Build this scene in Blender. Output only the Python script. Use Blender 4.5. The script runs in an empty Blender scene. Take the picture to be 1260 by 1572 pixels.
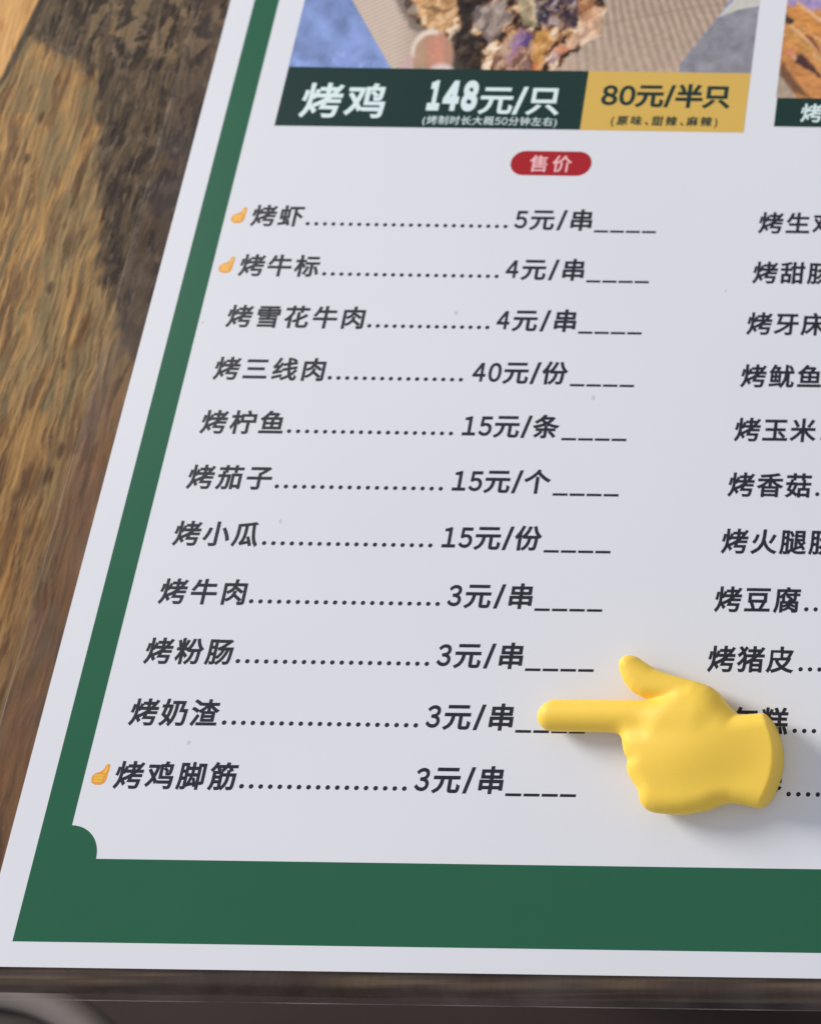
import bpy, bmesh, math, random
import numpy as np
from mathutils import Matrix, Vector

random.seed(7)
rng = np.random.default_rng(11)
S = bpy.context.scene
COL = S.collection
MM = 0.001

# ------------------------------------------------------------------ camera, world, lamps, exposure
F_PX, TILT, PX0, PY0, ROLL, CAM_H = 2000.0, math.atan(2000 / 6550.0), 1779.0, 786.0, 0.0145, 440.0   # phone held over the menu; photo is a crop of its frame
cam = bpy.data.cameras.new('camera')
cam.sensor_width = 36.0
cam.lens = F_PX / 1572 * 36.0
cam.shift_x = (630 - PX0) / 1572
cam.clip_start, cam.clip_end = 0.01, 50
cam.dof.use_dof = True
cam.dof.focus_distance = 0.425
cam.dof.aperture_fstop = 7.8
cam_o = bpy.data.objects.new('camera', cam)
COL.objects.link(cam_o)
r0 = Vector((1, 0, 0)); u0 = Vector((0, math.cos(TILT), math.sin(TILT))); b0 = Vector((0, -math.sin(TILT), math.cos(TILT)))
cr, sr = math.cos(ROLL), math.sin(ROLL)
r1 = r0 * cr + u0 * sr
u1 = u0 * cr - r0 * sr
cam_o.matrix_world = Matrix(((r1.x, u1.x, b0.x, 0), (r1.y, u1.y, b0.y, 0), (r1.z, u1.z, b0.z, CAM_H * MM), (0, 0, 0, 1)))
S.camera = cam_o

W = bpy.data.worlds.new('World'); S.world = W; W.use_nodes = True
W.node_tree.nodes['Background'].inputs[0].default_value = (0.86, 0.89, 1.0, 1)
W.node_tree.nodes['Background'].inputs[1].default_value = 0.52

def area(name, loc, target, size, power, color):
    l = bpy.data.lights.new(name, 'AREA'); l.shape = 'DISK'; l.size = size; l.energy = power; l.color = color
    o = bpy.data.objects.new(name, l); COL.objects.link(o); o.location = loc
    o.rotation_euler = (Vector(target) - Vector(loc)).to_track_quat('-Z', 'Y').to_euler()
    return o
area('daylight_lamp', (-2.9, 1.35, 1.35), (-0.25, 0.15, 0), 1.3, 116.0, (1.0, 0.97, 0.94))

S.view_settings.view_transform = 'Standard'
S.view_settings.look = 'None'
S.view_settings.exposure = 0.0
S.view_settings.gamma = 1.0
S.view_settings.use_curve_mapping = False

# ------------------------------------------------------------------ helpers
def lin(r, g, b):
    f = lambda c: c / 12.92 if c <= 0.04045 else ((c + 0.055) / 1.055) ** 2.4
    return (f(r / 255), f(g / 255), f(b / 255))

def tag(o, label=None, cat=None, group=None, kind=None):
    if label: o['label'] = label
    if cat: o['category'] = cat
    if group: o['group'] = group
    if kind: o['kind'] = kind
    return o

def empty(name, loc=(0, 0, 0)):
    o = bpy.data.objects.new(name, None); COL.objects.link(o); o.location = loc
    o.empty_display_size = 0.02
    return o

def obj(name, verts, faces, m, parent=None, smooth=False):
    me = bpy.data.meshes.new(name); me.from_pydata([tuple(map(float, v)) for v in verts], [], [tuple(map(int, f)) for f in faces]); me.update()
    if m: me.materials.append(m)
    if smooth: me.polygons.foreach_set('use_smooth', [True] * len(me.polygons))
    o = bpy.data.objects.new(name, me); COL.objects.link(o)
    if parent: o.parent = parent
    return o

def mat(name, base, rough=0.5, spec=0.5, bump=None, mottle=None, sss=None, coat=0.0):
    """Principled material with slight procedural mottling: mottle = (scale, amount), bump = (scale, strength)."""
    m = bpy.data.materials.new(name); m.use_nodes = True
    nt = m.node_tree; bs = nt.nodes['Principled BSDF']
    bs.inputs['Base Color'].default_value = (*base, 1)
    bs.inputs['Roughness'].default_value = rough
    bs.inputs['Specular IOR Level'].default_value = spec
    if coat:
        bs.inputs['Coat Weight'].default_value = coat; bs.inputs['Coat Roughness'].default_value = 0.12
    tc = nt.nodes.new('ShaderNodeTexCoord')
    if mottle:
        n = nt.nodes.new('ShaderNodeTexNoise'); n.inputs['Scale'].default_value = mottle[0]; n.inputs['Detail'].default_value = 4
        nt.links.new(tc.outputs['Object'], n.inputs['Vector'])
        h = nt.nodes.new('ShaderNodeMapRange'); h.inputs['To Min'].default_value = 1 - mottle[1]; h.inputs['To Max'].default_value = 1 + mottle[1]
        nt.links.new(n.outputs['Fac'], h.inputs['Value'])
        mx = nt.nodes.new('ShaderNodeVectorMath'); mx.operation = 'SCALE'; mx.inputs[0].default_value = base
        nt.links.new(h.outputs['Result'], mx.inputs['Scale']); nt.links.new(mx.outputs[0], bs.inputs['Base Color'])
    if bump:
        n2 = nt.nodes.new('ShaderNodeTexNoise'); n2.inputs['Scale'].default_value = bump[0]; n2.inputs['Detail'].default_value = 3
        nt.links.new(tc.outputs['Object'], n2.inputs['Vector'])
        b = nt.nodes.new('ShaderNodeBump'); b.inputs['Strength'].default_value = bump[1]; b.inputs['Distance'].default_value = 0.001
        nt.links.new(n2.outputs['Fac'], b.inputs['Height']); nt.links.new(b.outputs['Normal'], bs.inputs['Normal'])
    if sss:
        bs.inputs['Subsurface Weight'].default_value = sss[0]; bs.inputs['Subsurface Radius'].default_value = sss[1]; bs.inputs['Subsurface Scale'].default_value = sss[2]
    return m

def vcol_mat(name, rough, spec, grain=None):
    """Material showing a printed or grown colour stored per vertex; grain = (x scale, y scale, amount, bump)."""
    m = bpy.data.materials.new(name); m.use_nodes = True
    nt = m.node_tree; bs = nt.nodes['Principled BSDF']
    bs.inputs['Roughness'].default_value = rough; bs.inputs['Specular IOR Level'].default_value = spec
    at = nt.nodes.new('ShaderNodeAttribute'); at.attribute_name = 'tone'
    if not grain:
        nt.links.new(at.outputs['Color'], bs.inputs['Base Color']); return m
    tc = nt.nodes.new('ShaderNodeTexCoord')
    mp = nt.nodes.new('ShaderNodeMapping'); mp.inputs['Scale'].default_value = (grain[0], grain[1], 1)
    nt.links.new(tc.outputs['Object'], mp.inputs['Vector'])
    n = nt.nodes.new('ShaderNodeTexNoise'); n.inputs['Scale'].default_value = 1; n.inputs['Detail'].default_value = 6; n.inputs['Roughness'].default_value = 0.65
    nt.links.new(mp.outputs[0], n.inputs['Vector'])
    h = nt.nodes.new('ShaderNodeMapRange'); h.inputs['From Min'].default_value = 0.3; h.inputs['From Max'].default_value = 0.7
    h.inputs['To Min'].default_value = 1 - grain[2]; h.inputs['To Max'].default_value = 1 + grain[2]
    nt.links.new(n.outputs['Fac'], h.inputs['Value'])
    mx = nt.nodes.new('ShaderNodeVectorMath'); mx.operation = 'SCALE'
    nt.links.new(at.outputs['Color'], mx.inputs[0]); nt.links.new(h.outputs['Result'], mx.inputs['Scale'])
    nt.links.new(mx.outputs[0], bs.inputs['Base Color'])
    b = nt.nodes.new('ShaderNodeBump'); b.inputs['Strength'].default_value = grain[3]; b.inputs['Distance'].default_value = 0.0008
    nt.links.new(n.outputs['Fac'], b.inputs['Height']); nt.links.new(b.outputs['Normal'], bs.inputs['Normal'])
    return m

def set_tone(o, rgb):
    a = o.data.color_attributes.new('tone', 'FLOAT_COLOR', 'POINT')
    arr = np.ones((len(rgb), 4), dtype=np.float32); arr[:, :3] = rgb
    a.data.foreach_set('color', arr.ravel())

# numpy value noise
PERM = rng.random((256, 256))
def vnoise(x, y, seed=0):
    x = x + seed * 17.31; y = y + seed * 9.77
    xi = np.floor(x).astype(int); yi = np.floor(y).astype(int)
    fx = x - xi; fy = y - yi
    fx = fx * fx * (3 - 2 * fx); fy = fy * fy * (3 - 2 * fy)
    g = lambda a, b: PERM[a & 255, b & 255]
    return (g(xi, yi) * (1 - fx) + g(xi + 1, yi) * fx) * (1 - fy) + (g(xi, yi + 1) * (1 - fx) + g(xi + 1, yi + 1) * fx) * fy
def fbm(x, y, seed=0, octv=5, gain=0.55):
    v = 0; a = 1; t = 0
    for k in range(octv):
        v = v + a * vnoise(x * 2 ** k, y * 2 ** k, seed + k); t += a; a *= gain
    return v / t
def sstep(a, b, x):
    t = np.clip((x - a) / (b - a), 0, 1); return t * t * (3 - 2 * t)
def sdpoly(x, y, pts):
    """Signed distance to a polygon, negative inside (numpy)."""
    pts = np.array(pts, float); n = len(pts)
    d = np.full(x.shape, 1e18); s = np.ones(x.shape)
    j = n - 1
    for i in range(n):
        ax, ay = pts[i]; bx, by = pts[j]
        ex, ey = bx - ax, by - ay; wx, wy = x - ax, y - ay
        t = np.clip((wx * ex + wy * ey) / (ex * ex + ey * ey + 1e-12), 0, 1)
        d = np.minimum(d, (wx - ex * t) ** 2 + (wy - ey * t) ** 2)
        c1 = y >= ay; c2 = y < by; c3 = ex * wy > ey * wx
        s = np.where((c1 & c2 & c3) | (~c1 & ~c2 & ~c3), -s, s)
        j = i
    return s * np.sqrt(d)

# photo pixel <-> point of the menu plane (mm), used to read measurements off the photograph
def plane(x, y, z=0.0):
    dx, dy = x - PX0, y - PY0
    u = cr * dx + sr * dy; v = -sr * dx + cr * dy
    h = CAM_H - z; sn, cs = math.sin(TILT), math.cos(TILT)
    Y = (F_PX * h * sn - v * h * cs) / (v * sn + F_PX * cs)
    return u * (Y * sn + h * cs) / F_PX, Y
def pixel(X, Y):
    sn, cs = math.sin(TILT), math.cos(TILT)
    d = Y * sn + CAM_H * cs
    u = F_PX * X / d; v = -F_PX * (Y * cs - CAM_H * sn) / d
    return PX0 + cr * u - sr * v, PY0 + sr * u + cr * v

# ------------------------------------------------------------------ materials
M_PAPER = mat('laminated_paper', (0.76, 0.765, 0.79), 0.22, 0.2, bump=(13, 0.10), mottle=(9, 0.035))
M_GREEN = mat('green_ink', lin(44, 99, 73), 0.22, 0.16, mottle=(30, 0.05))
M_BAR = mat('dark_green_ink', lin(34, 58, 54), 0.22, 0.16, mottle=(60, 0.05))
M_GOLD = mat('gold_ink', lin(219, 180, 92), 0.22, 0.16, mottle=(60, 0.03))
M_RED = mat('red_ink', lin(172, 40, 46), 0.22, 0.16, mottle=(60, 0.05))
M_TEXT = mat('charcoal_ink', lin(42, 41, 50), 0.28, 0.22)
M_WHITE = mat('white_ink', lin(222, 238, 236), 0.28, 0.22)
M_PINK = mat('pale_pink_ink', lin(246, 190, 190), 0.28, 0.22)
M_ICON = mat('yellow_icon_ink', lin(244, 186, 64), 0.3, 0.35, mottle=(400, 0.25))
M_ICON2 = mat('orange_icon_ink', lin(234, 160, 74), 0.28, 0.22)
M_PHOTO = vcol_mat('printed_photo', 0.22, 0.16)
M_HAND = mat('yellow_soft_plastic', (1.0, 0.655, 0.09), 0.5, 0.25, sss=(0.35, (1.0, 0.45, 0.05), 0.004))
M_FLOOR = mat('dark_floor', (0.030, 0.018, 0.0165), 0.7, 0.2, mottle=(9, 0.25))
M_STOOL = mat('dark_stool_seat', (0.030, 0.020, 0.0185), 0.5, 0.4, mottle=(20, 0.2))
M_RIM = mat('pale_band_grey', (0.17, 0.145, 0.13), 0.65, 0.3, mottle=(40, 0.2))  # rim of the added stool, a stand-in for a pale curved band

def film_mat(name, base, scale, lo, hi):
    m = bpy.data.materials.new(name); m.use_nodes = True
    nt = m.node_tree; nt.nodes.clear()
    out = nt.nodes.new('ShaderNodeOutputMaterial'); mix = nt.nodes.new('ShaderNodeMixShader')
    tr = nt.nodes.new('ShaderNodeBsdfTransparent'); tr.inputs[0].default_value = (0.90, 0.88, 0.885, 1)
    pr = nt.nodes.new('ShaderNodeBsdfPrincipled'); pr.inputs['Base Color'].default_value = (*base, 1); pr.inputs['Roughness'].default_value = 0.3
    tc = nt.nodes.new('ShaderNodeTexCoord'); n = nt.nodes.new('ShaderNodeTexNoise'); n.inputs['Scale'].default_value = scale; n.inputs['Detail'].default_value = 4
    nt.links.new(tc.outputs['Object'], n.inputs['Vector'])
    mr = nt.nodes.new('ShaderNodeMapRange'); mr.inputs['From Min'].default_value = 0.3; mr.inputs['From Max'].default_value = 0.8
    mr.inputs['To Min'].default_value = lo; mr.inputs['To Max'].default_value = hi
    nt.links.new(n.outputs['Fac'], mr.inputs['Value']); nt.links.new(mr.outputs[0], mix.inputs[0])
    nt.links.new(tr.outputs[0], mix.inputs[1]); nt.links.new(pr.outputs[0], mix.inputs[2]); nt.links.new(mix.outputs[0], out.inputs[0])
    return m
M_FILM = film_mat('clear_plastic_film', (0.34, 0.30, 0.29), 45, 0.0, 0.12)
M_SEAM = film_mat('film_cut_edge', (0.50, 0.46, 0.43), 26, 0.0, 0.5)

# ------------------------------------------------------------------ floor
def sheet(name, x0, x1, y0, y1, z, m, parent=None):
    return obj(name, [(x0, y0, z), (x1, y0, z), (x1, y1, z), (x0, y1, z)], [(0, 1, 2, 3)], m, parent)
tag(sheet('floor', -6, 6, -6, 6, -0.75, M_FLOOR), kind='structure')

# ------------------------------------------------------------------ wooden table: one weathered slab top on four legs
T_X0, T_X1, T_Y0, T_Y1, T_TOP, T_BOT = -620.0, 620.0, -30.5, 700.0, -0.9, -38.0
table = empty('wooden_table', (0, 0.33, -0.75))
tag(table, 'weathered brown rustic wooden table under the printed menu', 'table')

def wood_tone(X, Y):
    """Colour grown into the boards: honey timber, dark weathered patch, orange neighbour board."""
    x, y = pixel(X, Y)
    X0_, Y0_ = X, Y
    X = X + (fbm(X / 14.0, Y / 40.0, 31, 3) - 0.5) * 8 + (fbm(X / 4.0, Y / 9.0, 33, 3) - 0.5) * 1.2
    g1 = fbm(X / 3.2, Y / 26.0, 1); g2 = fbm(X / 1.1, Y / 15.0, 2, 4); g3 = fbm(X / 11.0, Y / 40.0, 3); g4 = fbm(X / 5.0, Y / 6.0, 4)
    honey = np.array(lin(158, 122, 74)); brown = np.array(lin(112, 82, 52)); ochre = np.array(lin(180, 142, 88)); grey = np.array(lin(128, 114, 82)); dark = np.array(lin(42, 33, 28)); umber = np.array(lin(80, 66, 50)); orange = np.array(lin(208, 158, 98)); plum = np.array(lin(104, 76, 62))
    mix = lambda a, b, t: a * (1 - t[..., None]) + b * t[..., None]
    c = np.broadcast_to(honey, X.shape + (3,)).copy()
    c = mix(c, brown, sstep(0.45, 0.68, g1) * 0.85)
    c = mix(c, ochre, sstep(0.55, 0.7, 1 - g2) * 0.7)
    c = mix(c, grey, sstep(0.5, 0.66, g3) * 0.55)
    c = mix(c, np.array(lin(92, 64, 40)), sstep(0.60, 0.74, g2) * 0.75)
    c = mix(c, np.array(lin(170, 118, 66)), sstep(0.52, 0.68, fbm(X / 6.0, Y / 22.0, 9)) * sstep(600, 900, y) * 0.6)
    # greyer, duller timber near the upper end of the visible board
    c = mix(c, grey * 0.85, (1 - sstep(150, 330, y)) * 0.55 * sstep(0.3, 0.55, g4))
    c = mix(c, np.array(lin(104, 98, 72)), sstep(0.56, 0.68, fbm(X / 1.9, Y / 24.0, 41)) * 0.55)
    c = mix(c, np.array(lin(84, 58, 38)), sstep(0.58, 0.70, fbm(X / 3.2, Y / 20.0, 43)) * 0.6)
    c = mix(c, np.array(lin(196, 152, 92)), sstep(0.56, 0.74, fbm(X / 1.8, Y / 34.0, 45)) * 0.38)
    c = c * (0.88 + 0.24 * fbm(X / 0.8, Y / 9.0, 47, 3))[..., None]
    # dark weathered patch beside the menu, with a ragged edge following the grain
    patch = [(60, -260), (50, -60), (44, 60), (72, 74), (92, 88), (118, 84), (128, 98), (143, 118), (148, 200), (144, 290), (152, 330), (146, 390), (152, 430), (172, 462), (186, 520), (210, 580), (270, 560), (420, 0), (460, -260)]
    wob = (fbm(X / 2.0, Y / 7.0, 5, 4) - 0.5) * 34
    d = sdpoly(x, y, patch) + wob
    inside = (1 - sstep(-9, 9, d)) * 0.96
    p = mix(np.broadcast_to(dark, c.shape), umber, sstep(0.42, 0.62, fbm(X / 3.0, Y / 12.0, 6)))
    khaki = np.array(lin(126, 106, 78))
    up = (1 - sstep(60, 130, y)) * sstep(110, 160, x)
    p = mix(p, khaki, sstep(0.50, 0.60, fbm(X / 3.5, Y / 5.0, 7)) * (0.22 + 0.6 * up))
    p = mix(p, np.array(lin(120, 106, 88)), sstep(0.62, 0.70, fbm(X / 1.2, Y / 5.0, 8)) * 0.5)
    p = mix(p, np.array(lin(92, 78, 62)), sstep(400, 560, y) * 0.6)
    c = mix(c, p, inside)
    # reddish brown band on the board under the clear margin beside the menu
    band = sstep(-14, 4, X - (-388 + (g3 - 0.5) * 14)) * sstep(520, 760, y)
    c = mix(c, mix(np.broadcast_to(plum, c.shape), np.array(lin(132, 92, 66)), sstep(0.45, 0.62, g1)), band * 0.55)
    # small knots and pits
    for kx, ky, kr in ((62, 178, 8), (70, 440, 7), (40, 240, 6), (64, 728, 10), (88, 690, 8), (96, 560, 6)):
        Kx, Ky = plane(kx, ky); rr = np.sqrt(((X - Kx) / 1.0) ** 2 + ((Y - Ky) / 1.8) ** 2) + (g2 - .5) * 2
        c = mix(c, np.array(lin(74, 52, 34)), (1 - sstep(kr * .10, kr * .28, rr)) * 0.8)
    # dark front lip with paler rubbed streaks
    lip = 1 - sstep(-24, -12, Y + (g4 - 0.5) * 4)
    lp = mix(np.broadcast_to(np.array(lin(80, 68, 60)), c.shape), np.array(lin(124, 108, 88)), sstep(0.5, 0.66, fbm(X / 18.0, Y / 2.2, 12)) * 0.75)
    c = mix(c, lp, lip)
    c = c * np.array([1.02, 0.98, 0.93]) * (1 - 0.18 * sstep(480, 800, y))[..., None]
    # neighbouring board past the gap
    X = X0_
    s = X - np.interp(Y, [300, 307.35, 341.4, 420], [-459.5, -456.6, -451.6, -441.5]) 
    o = mix(np.broadcast_to(orange, c.shape), np.array(lin(176, 124, 70)), sstep(0.5, 0.66, g1) * 0.8)
    c = mix(c, o, 1 - sstep(-0.5, 0.3, s))
    gap = (1 - sstep(0.2, 2.2, np.abs(s - 1.6))) * 0.8
    c = mix(c, np.array(lin(46, 38, 34)), gap)
    return np.clip(c, 0, 1), (g2 - 0.5) * 0.5

xs = np.concatenate([np.linspace(T_X0, -478, 8)[:-1], np.arange(-478, -370, 0.5), np.linspace(-368, T_X1, 60)])
ys = np.concatenate([np.arange(T_Y0, 356, 0.7), np.linspace(358, T_Y1, 30)])
GX, GY = np.meshgrid(xs, ys)
tone, relief = wood_tone(GX, GY)
zz = T_TOP + np.clip(relief, -2, 0.25) * (1 - sstep(-385, -378, GX)) - 0.25
zz = zz - 5 * (1 - sstep(T_Y0, T_Y0 + 5, GY)) ** 2
nx, ny = len(xs), len(ys)
idx = np.arange(nx * ny).reshape(ny, nx)
faces = np.stack([idx[:-1, :-1], idx[:-1, 1:], idx[1:, 1:], idx[1:, :-1]], -1).reshape(-1, 4).tolist()
verts = (np.stack([GX, GY, zz], -1).reshape(-1, 3) * MM).tolist()
tones = tone.reshape(-1, 3)
# skirt down to the underside, one ring of quads, plus the bottom face
ring = list(idx[0, :]) + list(idx[1:, -1]) + list(idx[-1, -2::-1]) + list(idx[-2:0:-1, 0])
base = len(verts)
for i in ring: verts.append((verts[i][0], verts[i][1], T_BOT * MM))
for k in range(len(ring)):
    k2 = (k + 1) % len(ring)
    faces.append((ring[k2], ring[k], base + k, base + k2))
faces.append(tuple(base + k for k in range(len(ring)))[::-1])
M_WOOD = vcol_mat('weathered_wood', 0.7, 0.10, (520, 40, 0.14, 0.04))
top = obj('tabletop', verts, faces, M_WOOD, None, True)
set_tone(top, np.vstack([tones, tones[ring]]))
top.parent = table; top.location = -table.location
for sx in (-560, 560):
    for sy in (40, 630):
        w = 35
        v = [(sx + a * w, sy + b * w, z) for z in (-750, T_BOT) for a, b in ((-1, -1), (1, -1), (1, 1), (-1, 1))]
        leg = obj('leg', [tuple(c * MM for c in q) for q in v], [(0, 3, 2, 1), (4, 5, 6, 7), (0, 1, 5, 4), (1, 2, 6, 5), (2, 3, 7, 6), (3, 0, 4, 7)], mat('leg_wood', (0.10, 0.062, 0.036), 0.6, 0.3, mottle=(25, 0.3)))
        leg.parent = table; leg.location = -table.location

# ------------------------------------------------------------------ added stool below the table edge; its rim stands in for a curved pale band
def lathe(name, prof, center, m, parent, n=72):
    v = []; f = []
    for i in range(n):
        a = 2 * math.pi * i / n
        for r, z in prof: v.append((center[0] + r * math.cos(a), center[1] + r * math.sin(a), z))
    k = len(prof)
    for i in range(n):
        for j in range(k - 1): f.append((i * k + j, ((i + 1) % n) * k + j, ((i + 1) % n) * k + j + 1, i * k + j + 1))
    return obj(name, [tuple(c * MM for c in q) for q in v], f, m, parent, True)
ST = (-632.0, -163.5)
stool = empty('stool')
tag(stool, 'added dark round stool, its pale grey rim standing in for a curved pale band below the front edge of the table', 'stool')
lathe('seat', [(0.5, -318), (112, -316), (112, -330), (0.5, -332)], ST, M_STOOL, stool)
lathe('pale_band_rim', [(112 + 8 * math.cos(t), -316 + 8 * math.sin(t)) for t in np.linspace(0, 2 * math.pi, 13)], ST, M_RIM, stool)
lathe('pedestal', [(14, -330), (14, -722), (40, -730), (42, -750), (0.5, -750)], ST, M_STOOL, stool)

# ------------------------------------------------------------------ the laminated menu
P_X0, P_X1, P_Y0, P_Y1 = -374.0, 30.0, -22.4, 560.0
menu = empty('laminated_menu', (0, 0, 0))
tag(menu, 'large white printed barbecue menu with green border and Chinese price list, sealed in clear plastic', 'menu')
INK = 0.03            # mm between one printed layer and the next

# paper: a thin slab, very slightly wavy
def slab_paper():
    px_ = np.linspace(P_X0, P_X1, 90); py_ = np.linspace(P_Y0, P_Y1, 120)
    X, Y = np.meshgrid(px_, py_); Z = np.zeros_like(X)
    v = (np.stack([X, Y, Z], -1).reshape(-1, 3) * MM).tolist()
    i = np.arange(X.size).reshape(X.shape)
    f = np.stack([i[:-1, :-1], i[:-1, 1:], i[1:, 1:], i[1:, :-1]], -1).reshape(-1, 4).tolist()
    rg = list(i[0, :]) + list(i[1:, -1]) + list(i[-1, -2::-1]) + list(i[-2:0:-1, 0]); b = len(v)
    for k in rg: v.append((v[k][0], v[k][1], -0.3 * MM))
    for k in range(len(rg)):
        k2 = (k + 1) % len(rg); f.append((rg[k2], rg[k], b + k, b + k2))
    return obj('paper_sheet', v, f, M_PAPER, menu)
slab_paper()

def flat(name, pts, z, m, parent, holes=()):
    """Flat printed shape from an outline (mm) with optional holes, on the menu plane."""
    bm = bmesh.new(); es = []
    for loop in (pts, *holes):
        vs = [bm.verts.new((x * MM, y * MM, z * MM)) for x, y in loop]
        es += [bm.edges.new((vs[k], vs[(k + 1) % len(vs)])) for k in range(len(vs))]
    bmesh.ops.triangle_fill(bm, edges=es, use_beauty=True)
    for fc in bm.faces:
        fc.normal_update()
        if fc.normal.z < 0: fc.normal_flip()
    me = bpy.data.meshes.new(name); bm.to_mesh(me); bm.free(); me.materials.append(m)
    o = bpy.data.objects.new(name, me); COL.objects.link(o); o.parent = parent
    return o

def arc(cx, cy, r, a0, a1, n=14):
    return [(cx + r * math.cos(math.radians(a0 + (a1 - a0) * k / n)), cy + r * math.sin(math.radians(a0 + (a1 - a0) * k / n))) for k in range(n + 1)]

gx0, gx1, gy0, gy1 = -364.4, 20.4, -14.7, 552.0      # green frame outside
ix0, ix1, iy0, iy1, nr = -354.7, 10.7, 11.1, 541.0, 10.5   # inside, with scooped corners
inner = arc(ix0, iy0, nr, 90, 0) + arc(ix1, iy0, nr, 180, 90) + arc(ix1, iy1, nr, 270, 180) + arc(ix0, iy1, nr, 360, 270)
flat('green_frame', [(gx0, gy0), (gx1, gy0), (gx1, gy1), (gx0, gy1)], INK, M_GREEN, menu, [inner])

# clear plastic margin around the sheet, with its cut edge
FL, FB = 13.2, 9.6
fx0, fx1, fy0, fy1 = P_X0 - FL, P_X1 + FL, P_Y0 - FB, P_Y1 + FL
flat('clear_margin', [(fx0, fy0), (fx1, fy0), (fx1, fy1), (fx0, fy1)], -0.1, M_FILM, menu,
     [[(P_X0 - 0.05, P_Y0 - 0.05), (P_X1 + 0.05, P_Y0 - 0.05), (P_X1 + 0.05, P_Y1 + 0.05), (P_X0 - 0.05, P_Y1 + 0.05)]])
e = 0.12
flat('cut_edge', [(fx0 - e, fy0 - e), (fx1 + e, fy0 - e), (fx1 + e, fy1 + e), (fx0 - e, fy1 + e)], -0.07, M_SEAM, menu,
     [[(fx0 + e, fy0 + e), (fx1 - e, fy0 + e), (fx1 - e, fy1 - e), (fx0 + e, fy1 - e)]])

# ---- lettering
GLYPH = {}
FULL = {c: chr(0xFF10 + k) for k, c in enumerate('0123456789')}
def glyph(ch, bold):
    """Outline of one character at em = 1, thickened; digits come from the wide set so they share the strokes of the Han type."""
    key = (ch, round(bold, 4))
    if key in GLYPH: return GLYPH[key]
    cu = bpy.data.curves.new('glyph', 'FONT'); cu.body = FULL.get(ch, ch); cu.size = 1.0; cu.resolution_u = 4
    cu.bevel_depth = bold; cu.bevel_resolution = 0
    o = bpy.data.objects.new('glyph', cu); COL.objects.link(o)
    dg = bpy.context.evaluated_depsgraph_get()
    me = bpy.data.meshes.new_from_object(o.evaluated_get(dg))
    v = np.array([q.co[:] for q in me.vertices]).reshape(-1, 3); f = [tuple(p.vertices) for p in me.polygons]
    bpy.data.objects.remove(o); bpy.data.curves.remove(cu); bpy.data.meshes.remove(me)
    GLYPH[key] = (v, f)
    return GLYPH[key]

def letters(text, em, bold, track, widths):
    """Vertices and faces of a line of text; x from 0, baseline 0."""
    V = []; Fc = []; x = 0.0; n = 0
    for ch in text:
        if ch == ' ':
            x += 0.3 * em; continue
        v, f = glyph(ch, bold); v = v.copy()
        lo, hi = v[:, 0].min(), v[:, 0].max()
        if ch in FULL:
            w = widths.get('digit', 0.5); sc = widths.get(ch, w) / (hi - lo)
            v[:, 0] = (v[:, 0] - lo) * sc + 0.035; adv = widths.get(ch, w) + 0.07
        elif ch in '/()':
            sc = widths.get(ch, 0.36 if ch == '/' else 0.26) / (hi - lo)
            v[:, 0] = (v[:, 0] - lo) * sc + 0.03; adv = widths.get(ch, 0.36 if ch == '/' else 0.26) + 0.06
            if ch == '/': v[:, 1] = -0.10 + (v[:, 1] - v[:, 1].min()) / (v[:, 1].max() - v[:, 1].min()) * 0.92
        elif ch == '、':
            v[:, 0] -= lo - 0.05; adv = widths.get(ch, 0.45)
        else: adv = 1.0
        v[:, 0] = v[:, 0] * em + x; v[:, 1] *= em
        V.append(v); Fc += [tuple(a + n for a in q) for q in f]; n += len(v)
        x += adv * em + track
    return np.vstack(V), Fc

def write(name, text, x0, yb, em, m, parent, x1=None, bold=0.025, track=0.0, z=INK, widths={}, right=None):
    """Lettering on the menu plane: left ink edge x0 (or right ink edge), baseline yb, in mm; x1 fits the ink width by tracking."""
    v, f = letters(text, em, bold, track, widths)
    if x1 is not None and len(text) > 1:
        track += (x1 - x0 - np.ptp(v[:, 0])) / (len(text.replace(' ', '')) - 1)
        v, f = letters(text, em, bold, track, widths)
    v = v.copy(); v[:, 0] += (x0 - v[:, 0].min()) if right is None else (right - v[:, 0].max()); v[:, 1] += yb
    zr = max(np.ptp(v[:, 2]), 1e-6); v[:, 2] = z + (v[:, 2] - v[:, 2].min()) / zr * 0.02
    return obj(name, v * MM, f, m, parent), v

def dots(x0, x1, y, parent, pitch=3.2, r=0.78):
    n = max(2, round((x1 - x0) / pitch) + 1); V = []; Fc = []
    for k in range(n):
        cx = x0 + (x1 - x0) * k / (n - 1); b = len(V)
        V += [((cx + r * math.cos(t * math.pi / 5)) * MM, (y + r * math.sin(t * math.pi / 5)) * MM, (INK + .01) * MM) for t in range(10)]
        Fc.append(tuple(range(b, b + 10)))
    return obj('dotted_leader', V, Fc, M_TEXT, parent)

def dashes(x0, x1, y, parent, n=4, th=0.92):
    V = []; Fc = []; p = (x1 - x0 + 0.75) / n
    for k in range(n):
        a = x0 + k * p; b = a + p - 0.75; q = len(V)
        V += [(a * MM, (y - th / 2) * MM, (INK + .01) * MM), (b * MM, (y - th / 2) * MM, (INK + .01) * MM), (b * MM, (y + th / 2) * MM, (INK + .01) * MM), (a * MM, (y + th / 2) * MM, (INK + .01) * MM)]
        Fc.append((q, q + 1, q + 2, q + 3))
    return obj('order_blank', V, Fc, M_TEXT, parent)

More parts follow.
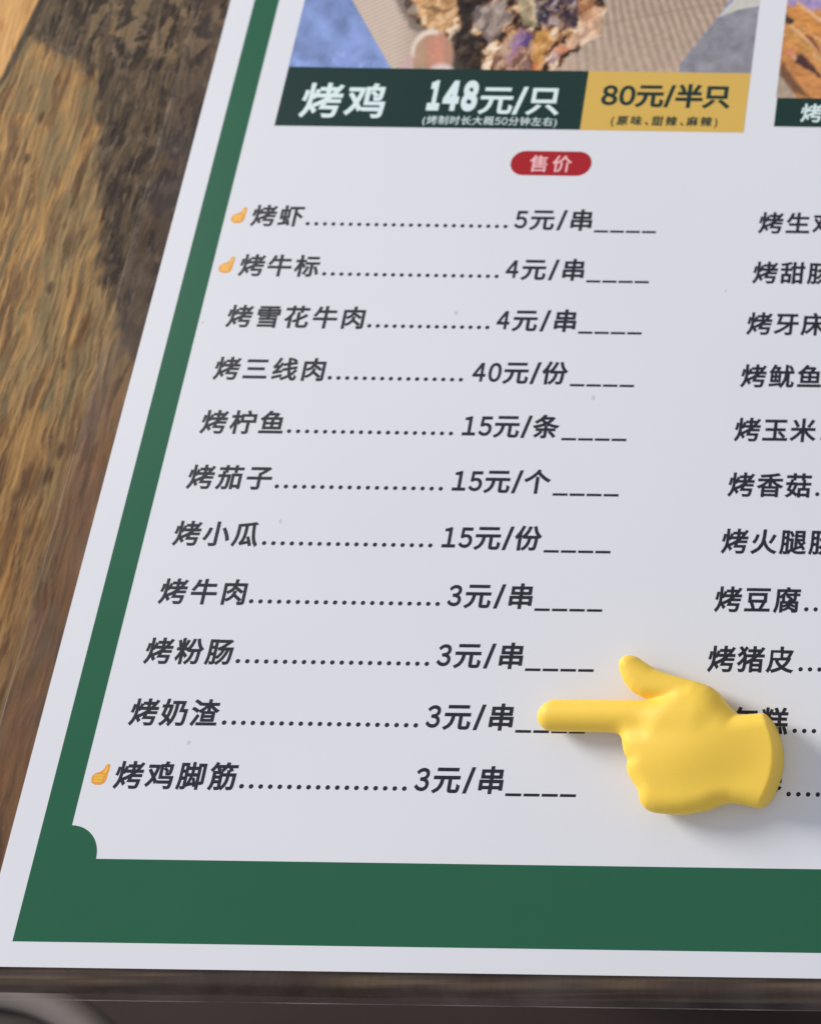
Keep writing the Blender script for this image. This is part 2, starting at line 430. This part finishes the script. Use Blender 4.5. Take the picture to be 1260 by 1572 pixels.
def ell2(cx, cy, rx, ry, n=20):
    return [(cx + rx * math.cos(2 * math.pi * k / n), cy + ry * math.sin(2 * math.pi * k / n)) for k in range(n)]
def thumb_icon(cx, cy, parent):
    """Small printed thumbs-up mark."""
    P = lambda pts: [(cx + a * 0.92, cy + b * 0.92) for a, b in pts]
    o = flat('thumbs_up_icon', P([(-3.0, -1.6), (-2.6, -3.0), (-1.2, -3.7), (0.8, -3.7), (2.0, -3.0), (2.5, -1.6), (2.5, 0.4), (2.7, 2.0), (2.6, 3.5), (1.8, 3.8), (1.1, 3.2), (0.7, 1.9), (-0.3, 1.0), (-1.8, 0.5), (-2.8, -0.4)]), INK, M_ICON2, parent)
    for k in range(3):
        y0 = -0.35 - 1.0 * k; w = 1.9 - 0.25 * k
        flat('finger', P([(-2.3 + 0.2 * k, y0 - 0.38), (-2.0 + 0.2 * k, y0 - 0.44), (w - 0.6, y0 - 0.44), (w - 0.2, y0), (w - 0.6, y0 + 0.40), (-2.0 + 0.2 * k, y0 + 0.36), (-2.4 + 0.2 * k, y0)]), INK + 0.02, M_ICON, o)
    flat('thumb', P([(0.6, 0.4), (1.9, 0.3), (2.2, 2.0), (2.1, 3.2), (1.7, 3.2), (1.3, 2.2)]), INK + 0.02, M_ICON, o)
    return o

EM, PITCH, ROW0 = 9.4, 20.84, 246.4
ROWS = [('烤虾', '5元/串', 1), ('烤牛标', '4元/串', 1), ('烤雪花牛肉', '4元/串', 0), ('烤三线肉', '40元/份', 0), ('烤柠鱼', '15元/条', 0), ('烤茄子', '15元/个', 0),
        ('烤小瓜', '15元/份', 0), ('烤牛肉', '3元/串', 0), ('烤粉肠', '3元/串', 0), ('烤奶渣', '3元/串', 0), ('烤鸡脚筋', '3元/串', 1)]
for k, (nm, pr, ic) in enumerate(ROWS):
    yc = ROW0 - PITCH * k; yb = yc - 3.5
    w = 9.0 + 10.4 * (len(nm) - 1)
    line, v = write('dish_name', nm, -344.6, yb, EM, M_TEXT, menu, x1=-344.6 + w)
    two = len(pr) == 5
    dots(-344.6 + w + 2.3, -254.5 if two else -248.3, yc - 3.1, line)
    write('price', pr, -250.6 if two else -245.2, yb, EM, M_TEXT, line, x1=-216.0, bold=0.027)
    dashes(-214.7, -191.4, yc - 4.6, line)
    if ic: thumb_icon(-349.4, yc + 0.1, line)
for k, nm in enumerate(['烤生鸡', '烤甜肠', '烤牙床', '烤鱿鱼', '烤玉米', '烤香菇', '烤火腿肠', '烤豆腐', '烤猪皮', '烤年糕', '烤海参']):
    yc = ROW0 - PITCH * k; yb = yc - 3.5
    w = 9.0 + 10.2 * (len(nm) - 1)
    line, v = write('dish_name', nm, -153.1, yb, EM, M_TEXT, menu, x1=-153.1 + w)
    dots(-153.1 + w + 2.4, -57.0, yc - 3.1, line)
    dashes(-23.3, -0.1, yc - 4.6, line)

# ---- red pill
pill = flat('price_badge', arc(-245.4, 270.65, 5.3, 90, 270) + arc(-225.0, 270.65, 5.3, -90, 90), INK, M_RED, menu)
write('badge_text', '售价', -243.4, 267.6, 7.6, M_PINK, pill, x1=-227.2, bold=0.014, z=2 * INK)

# ---- photo panel of the roast chicken with its caption bars
def paint(c, x, y, pts, col, soft=1.5, wob=3.0, seed=0, var=0.18, sx=6.0, sy=6.0, alpha=1.0):
    n = fbm(x / sx, y / sy, seed + 20, 4)
    d = sdpoly(x, y, pts) + (fbm(x / 7.0, y / 7.0, seed + 50, 3) - 0.5) * 2 * wob
    t = ((1 - sstep(-soft, soft, d)) * alpha)[..., None]
    k = (1 + (n - 0.5) * 4 * var)[..., None]
    return c * (1 - t) + np.array(lin(*col)) * k * t

def ell(cx, cy, rx, ry, n=18, rot=0.0):
    cc, ss = math.cos(rot), math.sin(rot)
    return [(cx + rx * math.cos(a) * cc - ry * math.sin(a) * ss, cy + rx * math.cos(a) * ss + ry * math.sin(a) * cc) for a in np.linspace(0, 2 * math.pi, n, endpoint=False)]

def photo_one(X, Y):
    x, y = pixel(X, Y)
    n = fbm(x / 26, y / 26, 3)
    c = np.array(lin(134, 156, 208)) * (1 + (n - 0.5) * 1.0)[..., None]
    c = c + np.array(lin(70, 90, 120)) * sstep(0.55, 0.75, fbm(x / 14, y / 14, 8))[..., None] * sstep(50, 100, y)[..., None]
    # corrugated card
    card = [(470, -140), (541, 0), (572, 55), (606, 114), (1042, 114), (1044, 98), (1104, 24), (1128, -10), (1200, -140)]
    c = paint(c, x, y, card, (196, 174, 154), 1.5, 1.0, 2, 0.10)
    dcard = 1 - sstep(-1, 1, sdpoly(x, y, card))
    ph = (x - 960) / 13.2 - (y - 60) / 13.2 * np.interp(x, [880, 1060], [0.05, 0.42]) + (fbm(x / 40, y / 40, 5) - .5) * 0.5
    st = (0.5 + 0.5 * np.sin(2 * math.pi * ph)) * sstep(850, 900, x) * dcard * np.interp(y, [0, 60, 112], [0.85, 0.75, 0.45])
    c = c * (1 - 0.40 * st)[..., None] * np.array([1, 0.97, 0.95])
    cre = (1 - sstep(0, 5, np.abs(y - np.interp(x, [880, 1080], [46, 8])))) * sstep(880, 910, x) * dcard
    c = c * (1 - cre * 0.35)[..., None] + np.array(lin(150, 130, 110)) * (cre * 0.35)[..., None]
    ph2 = (x * 0.40 + y * 0.9) / 5.6
    lf = ((1 - sstep(600, 660, x)) * dcard * 0.75)[..., None]
    c = c * (1 - lf) + np.array(lin(226, 206, 188)) * lf
    st2 = (0.5 + 0.5 * np.sin(2 * math.pi * ph2)) * (1 - sstep(630, 680, x)) * dcard
    c = c * (1 - 0.26 * st2)[..., None]
    # grey cloth and white plate corner
    c = paint(c, x, y, [(1042, 114), (1044, 98), (1104, 26), (1130, 14), (1240, 4), (1200, 130)], (148, 146, 152), 1.5, 1, 3, 0.16, 14, 14)
    c = paint(c, x, y, [(1101, 27), (1124, 2), (1150, -120), (1240, -120), (1166, 9), (1132, 15)], (206, 202, 190), 1.5, 1, 4, 0.06)
    xo, yo = x, y
    n1 = fbm(x / 11, y / 11, 61, 4) - 0.5; n2 = fbm(x / 11, y / 11, 66, 4) - 0.5
    x = x + n1 * 13; y = y + n2 * 11
    # charred meat: browned skin broken into dark and pale flakes, with a dark pool of sauce in the middle
    fl = fbm((x * 0.8 + y * 0.6) / 8, (y * 0.8 - x * 0.6) / 17, 63, 3, 0.5) + 0.12 * (fbm(x / 4.5, y / 6, 64, 2) - 0.5)
    pal = np.stack([np.interp(fl, [0.30, 0.42, 0.50, 0.58, 0.68], [lin(*p)[k] for p in ((44, 36, 34), (96, 70, 54), (160, 112, 76), (212, 166, 120), (240, 216, 186))]) for k in range(3)], -1)
    zone = [(612, -140), (622, 0), (628, 24), (648, 42), (690, 62), (720, 114), (846, 114), (874, 84), (920, 52), (928, 20), (905, -140)]
    zm = (1 - sstep(-2, 3, sdpoly(x, y, zone)))[..., None]
    c = c * (1 - zm) + pal * zm
    c = paint(c, x, y, [(600, -20), (640, 0), (640, 36), (662, 48), (640, 50), (618, 26)], (92, 80, 76), 5, 3, 6, 0.2, alpha=0.7)
    c = paint(c, x, y, [(694, -20), (742, -10), (738, 18), (724, 46), (742, 60), (744, 98), (728, 114), (690, 114), (690, 58), (704, 40)], (50, 42, 38), 4, 5, 7, 0.4, 7, 7, 0.93)
    c = paint(c, x, y, [(728, 12), (774, -6), (784, 28), (764, 60), (748, 66), (730, 42)], (138, 126, 124), 3, 4, 8, 0.22, 4, 14, 0.75)
    # meat
    c = paint(c, x, y, [(630, -140), (634, 0), (641, 22), (648, 40), (672, 50), (690, 38), (703, 20), (700, -20), (720, -140)], (222, 172, 116), 2, 4, 9, 0.35, 9, 5, alpha=0.62)
    c = paint(c, x, y, [(656, 14), (680, 21), (702, 12), (704, 5), (676, 15), (654, 7)], (94, 66, 46), 1.5, 2, 10, 0.2, alpha=0.62)
    c = paint(c, x, y, [(644, 26), (650, 38), (655, 30), (652, 22)], (240, 220, 190), 1.5, 1, 10, 0.1, alpha=0.62)
    c = paint(c, xo, yo, ell(664, 84, 33, 38), (186, 142, 118), 4, 1, 11, 0.08, 12, 12)
    c = paint(c, xo, yo, [(664 + 34 * g * math.cos(t), 84 + 39 * g * math.sin(t)) for g, ts in ((1.0, np.linspace(3.0, 5.0, 10)), (0.80, np.linspace(5.0, 3.0, 10))) for t in ts], (234, 216, 198), 3, 0.8, 12, 0.05)
    c = paint(c, xo, yo, ell(645, 84, 9, 20), (188, 158, 128), 7, 1, 13, 0.08, alpha=0.7)
    c = paint(c, xo, yo, ell(670, 78, 13, 22), (216, 146, 122), 10, 1, 13, 0.1, alpha=0.8)
    c = paint(c, xo, yo, ell(624, 100, 9, 17, rot=0.4), (208, 174, 168), 5, 1, 14, 0.08, alpha=0.9)
    c = paint(c, xo, yo, ell(678, 108, 17, 10), (236, 212, 208), 5, 1, 15, 0.05, alpha=0.9)
    c = paint(c, xo, yo, ell(646, 108, 7, 7), (150, 158, 128), 5, 1, 15, 0.1, alpha=0.7)
    c = paint(c, x, y, [(756, 84), (772, 66), (800, 44), (822, 46), (824, 112), (764, 112)], (150, 106, 92), 2, 5, 16, 0.35, 5, 12, alpha=0.62)
    c = paint(c, x, y, ell(796, 62, 9, 16, rot=0.4), (164, 132, 178), 3, 5, 17, 0.45, 3, 6, alpha=0.62)
    c = paint(c, x, y, ell(808, 60, 6, 10), (86, 68, 128), 2, 4, 18, 0.3, 3, 4, 0.8)
    c = paint(c, x, y, ell(786, 86, 6, 14, rot=0.5), (180, 130, 160), 3, 4, 19, 0.3, alpha=0.62)
    c = paint(c, x, y, [(800, 112), (806, 82), (816, 80), (818, 112)], (84, 46, 52), 3, 3, 20, 0.2, alpha=0.62)
    c = paint(c, x, y, [(818, 112), (816, 76), (822, 48), (846, 44), (850, 60), (836, 84), (834, 112)], (228, 166, 88), 2, 3, 21, 0.25, 6, 12, alpha=0.62)
    c = paint(c, x, y, [(812, 112), (818, 92), (832, 96), (834, 112)], (202, 116, 72), 3, 3, 22, 0.2, alpha=0.62)
    c = paint(c, x, y, [(838, 100), (852, 80), (866, 78), (852, 96)], (170, 140, 150), 2, 3, 23, 0.2, alpha=0.62)
    c = paint(c, x, y, [(852, 84), (862, 68), (884, 50), (888, 26), (902, 18), (926, 24), (922, 48), (896, 64), (870, 80)], (238, 196, 164), 2, 3, 24, 0.16, 9, 9, alpha=0.62)
    c = paint(c, x, y, ell(862, 76, 13, 7, rot=-0.35), (214, 112, 62), 3, 2, 25, 0.15, alpha=0.62)
    c = paint(c, x, y, [(886, 4), (904, 0), (924, 20), (900, 34), (888, 26)], (196, 134, 92), 3, 3, 26, 0.25, alpha=0.62)
    c = paint(c, x, y, [(786, -30), (820, -30), (830, 20), (826, 42), (804, 36), (792, 14)], (186, 172, 138), 3, 5, 27, 0.3, 8, 8, alpha=0.62)
    c = paint(c, x, y, [(800, 26), (828, 38), (820, 44), (806, 36)], (92, 100, 70), 2, 2, 28, 0.2, alpha=0.62)
    blk = [(826, -140), (822, 20), (830, 40), (884, 44), (886, 8), (880, -140)]
    c = paint(c, x, y, blk, (62, 56, 72), 3, 5, 29, 0.5, 4, 6, alpha=0.62)
    dblk = 1 - sstep(-4, 2, sdpoly(x, y, blk))
    sp = sstep(0.62, 0.80, fbm(x / 7, y / 7, 77, 3)) * dblk
    c = c * (1 - 0.75 * sp)[..., None] + np.array(lin(196, 184, 214)) * (0.75 * sp)[..., None]
    meat = 1 - sstep(-6, 6, sdpoly(x, y, [(700, -60), (700, 112), (850, 112), (930, 30), (930, -60)]))
    c = c * (1 + meat * ((fbm(x / 4.0, y / 6.0, 71, 2) - 0.5) * 0.5))[..., None]
    return np.clip(c, 0, 1)

def photo_two(X, Y):
    x, y = pixel(X, Y)
    c = np.array(lin(204, 140, 80)) * (1 + (fbm(x / 9, y / 9, 4) - 0.5) * 1.2)[..., None]
    c = paint(c, x, y, [(1180, 200), (1190, 100), (1206, 118), (1222, 150), (1222, 200)], (180, 160, 138), 2, 2, 31, 0.12)
    c = paint(c, x, y, [(1200, -140), (1206, 6), (1226, 12), (1330, 24), (1330, -140)], (170, 150, 190), 4, 5, 32, 0.2)
    c = paint(c, x, y, [(1204, 20), (1218, 24), (1226, 44), (1203, 34)], (66, 56, 50), 3, 2, 33, 0.2)
    for (a, b, w_, col) in (((1214, 40), (1300, 110), 13, (212, 150, 84)), ((1216, 14), (1300, 76), 13, (218, 148, 80)), ((1206, 96), (1300, 160), 15, (206, 140, 84)), ((1206, 46), (1280, 108), 10, (208, 150, 86)), ((1240, 90), (1300, 140), 12, (214, 152, 88))):
        dx, dy = b[0] - a[0], b[1] - a[1]; L = math.hypot(dx, dy); nx_, ny_ = -dy / L * w_, dx / L * w_
        c = paint(c, x, y, [(a[0] - nx_, a[1] - ny_), (a[0] + nx_, a[1] + ny_), (b[0] + nx_, b[1] + ny_), (b[0] - nx_, b[1] - ny_)], col, 3, 3, 34 + int(w_), 0.2, 10, 5)
        k = 1.12
        c = paint(c, x, y, [(a[0] - nx_ * k, a[1] - ny_ * k), (a[0] - nx_ * .7, a[1] - ny_ * .7), (b[0] - nx_ * .7, b[1] - ny_ * .7), (b[0] - nx_ * k, b[1] - ny_ * k)], (226, 176, 132), 2, 1.5, 35, 0.15)
    c = paint(c, x, y, [(1222, 84), (1232, 84), (1262, 118), (1290, 150), (1262, 122), (1220, 96)], (84, 56, 56), 3, 2, 36, 0.2)
    c = paint(c, x, y, [(1236, 54), (1246, 58), (1262, 84), (1300, 120), (1256, 78)], (124, 60, 58), 3, 2, 37, 0.2)
    c = paint(c, x, y, [(1198, 92), (1204, 100), (1224, 130), (1250, 156), (1216, 140), (1196, 116)], (122, 88, 66), 4, 2, 38, 0.15)
    c = paint(c, x, y, ell(1213, 80, 8, 7), (218, 140, 104), 2, 2, 39, 0.15)
    return np.clip(c, 0, 1)

def photo(name, x0, x1, y0, y1, fn, step=0.36):
    px_ = np.linspace(x0, x1, int((x1 - x0) / step)); py_ = np.linspace(y0, y1, int((y1 - y0) / step))
    X, Y = np.meshgrid(px_, py_)
    v = (np.stack([X, Y, np.full_like(X, INK)], -1).reshape(-1, 3) * MM).tolist()
    i = np.arange(X.size).reshape(X.shape)
    f = np.stack([i[:-1, :-1], i[:-1, 1:], i[1:, 1:], i[1:, :-1]], -1).reshape(-1, 4).tolist()
    o = obj(name, v, f, M_PHOTO, menu); set_tone(o, fn(X, Y).reshape(-1, 3)); return o

photo('dish_photo', -344.5, -163.0, 312.1, 382.0, photo_one)
bar = flat('caption_bar', [(-344.4, 285.5), (-226.3, 285.6), (-226.6, 312.1), (-344.4, 312.1)], INK, M_BAR, menu)
write('caption_text', '烤鸡', -336.2, 291.0, 16.2, M_WHITE, bar, x1=-303.6, bold=0.022, z=2 * INK)
_, v1 = write('caption_text', '148', -287.3, 294.3, 15.6, M_WHITE, bar, x1=-268.0, bold=0.07, z=2 * INK, widths={'digit': 0.40, '1': 0.31}, track=-0.6)
write('caption_text', '元/只', -267.2, 293.3, 13.6, M_WHITE, bar, x1=-235.6, bold=0.022, z=2 * INK)
write('caption_text', '(烤制时长大概50分钟左右)', -287.6, 287.4, 4.2, M_WHITE, bar, x1=-235.7, bold=0.006, z=2 * INK)
gold = flat('gold_price_tag', [(-226.3, 285.5), (-163.0, 285.4), (-163.0, 312.1), (-226.6, 312.1)], INK + 0.01, M_GOLD, menu)
write('caption_text', '80元/半只', -220.0, 297.2, 11.0, M_BAR, gold, x1=-169.6, bold=0.034, z=2.5 * INK, widths={'digit': 0.57})
write('caption_text', '(原味、甜辣、麻辣)', -214.8, 288.3, 4.5, M_BAR, gold, x1=-173.6, bold=0.026, z=2.5 * INK)

photo('dish_photo', -152.0, -40.0, 301.2, 372.0, photo_two)
bar2 = flat('caption_bar', [(-151.6, 288.3), (-40.0, 288.3), (-40.0, 301.2), (-151.6, 301.2)], INK, M_BAR, menu)
write('caption_text', '烤', -141.7, 291.3, 8.6, M_WHITE, bar2, bold=0.02, z=2 * INK)

# dust specks and small stains on the plastic
M_STAIN = mat('faint_stain', (0.60, 0.58, 0.60), 0.4, 0.3)
for sx, sy, r in ((-205.6, 174.6, 0.75), (-322.8, 48.9, 0.6), (-162.5, 217.7, 0.35), (-260.7, 207.4, 0.7), (-308.6, 126.3, 0.6), (-353.2, 202.0, 0.5)):
    obj('stain_speck', [((sx + r * math.cos(t * .7) * random.uniform(.7, 1.2)) * MM, (sy + r * 1.3 * math.sin(t * .7) * random.uniform(.7, 1.2)) * MM, INK * MM) for t in range(9)], [tuple(range(9))], M_STAIN, menu)

# ------------------------------------------------------------------ yellow pointing hand: an overlay emoji, added as a solid on the menu
def build_hand():
    Zc = 6.3
    q = lambda a, b, z=Zc: plane(780 + a / 2.625, 980 + b / 2.625, z)
    pxmm = math.dist(q(400, 300), q(600, 300)) / 200
    h = 0.42
    x0, y1 = q(60, 20); x1, y0 = q(1180, 760)
    x0 -= 3; y0 -= 3; x1 += 6; y1 += 3
    ax = np.arange(x0, x1, h); ay = np.arange(y0, y1, h); az = np.arange(-1.0, 15.5, h)
    X2, Y2 = np.meshgrid(ax, ay, indexing='ij')
    fist = [(560, 372), (500, 380), (476, 402), (472, 430), (482, 462), (503, 490), (490, 512), (494, 548), (514, 582), (528, 610), (536, 652), (560, 684), (600, 702), (650, 710), (720, 710), (800, 694), (860, 670), (900, 664), (960, 674), (1130, 716),
            (1160, 280), (980, 310), (915, 324), (888, 288), (856, 236), (820, 204), (760, 184), (690, 200), (640, 250), (600, 300)]
    d2 = sdpoly(X2, Y2, [q(*p) for p in fist])
    X, Y, Z = np.meshgrid(ax, ay, az, indexing='ij')
    def ext(d2, r, hz, zc):
        a = d2[:, :, None] + r; b = np.abs(Z - zc) - hz + r
        return np.minimum(np.maximum(a, b), 0) + np.sqrt(np.maximum(a, 0) ** 2 + np.maximum(b, 0) ** 2) - r
    def cone(p0, p1, r0, r1, z0, z1):
        A = np.array([*q(*p0, z0), z0]); B = np.array([*q(*p1, z1), z1]); D = B - A
        t = np.clip(((X - A[0]) * D[0] + (Y - A[1]) * D[1] + (Z - A[2]) * D[2]) / D.dot(D), 0, 1)
        return np.sqrt((X - A[0] - t * D[0]) ** 2 + (Y - A[1] - t * D[1]) ** 2 + (Z - A[2] - t * D[2]) ** 2) - (r0 + (r1 - r0) * t)
    def smin(a, b, k):
        hh = np.maximum(k - np.abs(a - b), 0) / k
        return np.minimum(a, b) - hh * hh * k * 0.25
    D = ext(d2, 5.6, 6.1, Zc)
    # gentle dome over the back of the hand
    bx, by = q(760, 450)
    D = smin(D, np.sqrt(((X - bx) / 1.9) ** 2 + ((Y - by) / 1.15) ** 2 + ((Z - 2.5)) ** 2) - 11.0, 6.0)
    # curled fingers of the fist
    for (a, b, ra) in (((540, 440), (660, 440), 50), ((562, 542), (680, 535), 56), ((600, 636), (720, 620), 60)):
        r = ra * pxmm
        D = smin(D, cone(a, b, r, r * 1.05, 6.0, 6.4), 1.6)
    r = pxmm
    I = cone((187, 311), (760, 318), 64 * r, 66 * r, 5.7, 6.9)
    D = smin(D, I, 5.0)
    thumb = [(458, 140), (452, 115), (460, 88), (478, 73), (500, 70), (524, 77), (550, 96), (600, 128), (650, 146), (700, 159), (760, 176), (812, 196), (850, 226), (868, 262), (800, 300), (720, 285), (620, 250), (545, 240), (505, 218), (476, 182)]
    D = smin(D, ext(sdpoly(X2, Y2, [q(*p, 5.4) for p in thumb]), 4.2, 5.0, 5.9), 1.4)
    # wrist end: clean rounded cut
    p1, p2, p3 = [np.array(q(*p)) for p in ((1030, 300), (1090, 480), (1012, 690))]
    ma = np.array([p2 - p1, p3 - p1]) * 2; mb = np.array([p2 @ p2 - p1 @ p1, p3 @ p3 - p1 @ p1])
    cc = np.linalg.solve(ma, mb); R = np.linalg.norm(p1 - cc)
    D = np.maximum(D, np.where(X > cc[0] + 0.5 * R, np.sqrt((X - cc[0]) ** 2 + (Y - cc[1]) ** 2) - R, -4.0))
    D = np.maximum(D, 0.12 - Z)          # flat underside resting on the plastic
    # surface nets
    ins = D < 0
    nxx, nyy, nzz = D.shape
    acc = np.zeros((nxx - 1, nyy - 1, nzz - 1, 3)); cnt = np.zeros((nxx - 1, nyy - 1, nzz - 1))
    cs = [(i, j, k) for i in (0, 1) for j in (0, 1) for k in (0, 1)]
    sl = lambda A, c: A[c[0]:nxx - 1 + c[0], c[1]:nyy - 1 + c[1], c[2]:nzz - 1 + c[2]]
    for a in cs:
        for b in cs:
            if b > a and sum(abs(m - n) for m, n in zip(a, b)) == 1:
                da, db = sl(D, a), sl(D, b); cr_ = (da < 0) != (db < 0)
                t = np.where(cr_, da / np.where(cr_, da - db, 1), 0)
                for c in range(3): acc[..., c] += np.where(cr_, a[c] + t * (b[c] - a[c]), 0)
                cnt += cr_
    act = cnt > 0; vid = -np.ones(act.shape, int); vid[act] = np.arange(act.sum())
    ii = np.argwhere(act); P = (ii + acc[act] / cnt[act][:, None]) * h + np.array([x0, y0, az[0]])
    Fs = []
    for axn in range(3):
        s0 = [slice(1, -1)] * 3; s1 = [slice(1, -1)] * 3; s0[axn] = slice(0, -1); s1[axn] = slice(1, None)
        A, B = ins[tuple(s0)], ins[tuple(s1)]
        for flip in (False, True):
            e_ = np.argwhere((A & ~B) if not flip else (~A & B))
            if not len(e_): continue
            base_ = e_ + np.array([0 if c == axn else 1 for c in range(3)])
            u, v = (axn + 1) % 3, (axn + 2) % 3
            qs = []
            for du, dv in ((-1, -1), (0, -1), (0, 0), (-1, 0)):
                g = base_.copy(); g[:, u] += du; g[:, v] += dv; qs.append(vid[g[:, 0], g[:, 1], g[:, 2]])
            Q = np.stack(qs, 1)
            Fs.append(Q[:, ::-1] if flip else Q)
    return P, np.vstack(Fs)
P, Fh = build_hand()
hp = (float(P[:, 0].mean()), float(P[:, 1].mean()))
hand = obj('pointing_hand', (P - np.array([hp[0], hp[1], 0])) * MM, Fh, M_HAND, None, True)
hand.location = (hp[0] * MM, hp[1] * MM, 0)
sm = hand.modifiers.new('soften', 'SMOOTH'); sm.factor = 0.5; sm.iterations = 9
tag(hand, 'overlay emoji added as a glossy yellow cartoon hand lying on the menu, index finger pointing left and thumb raised', 'pointing hand')
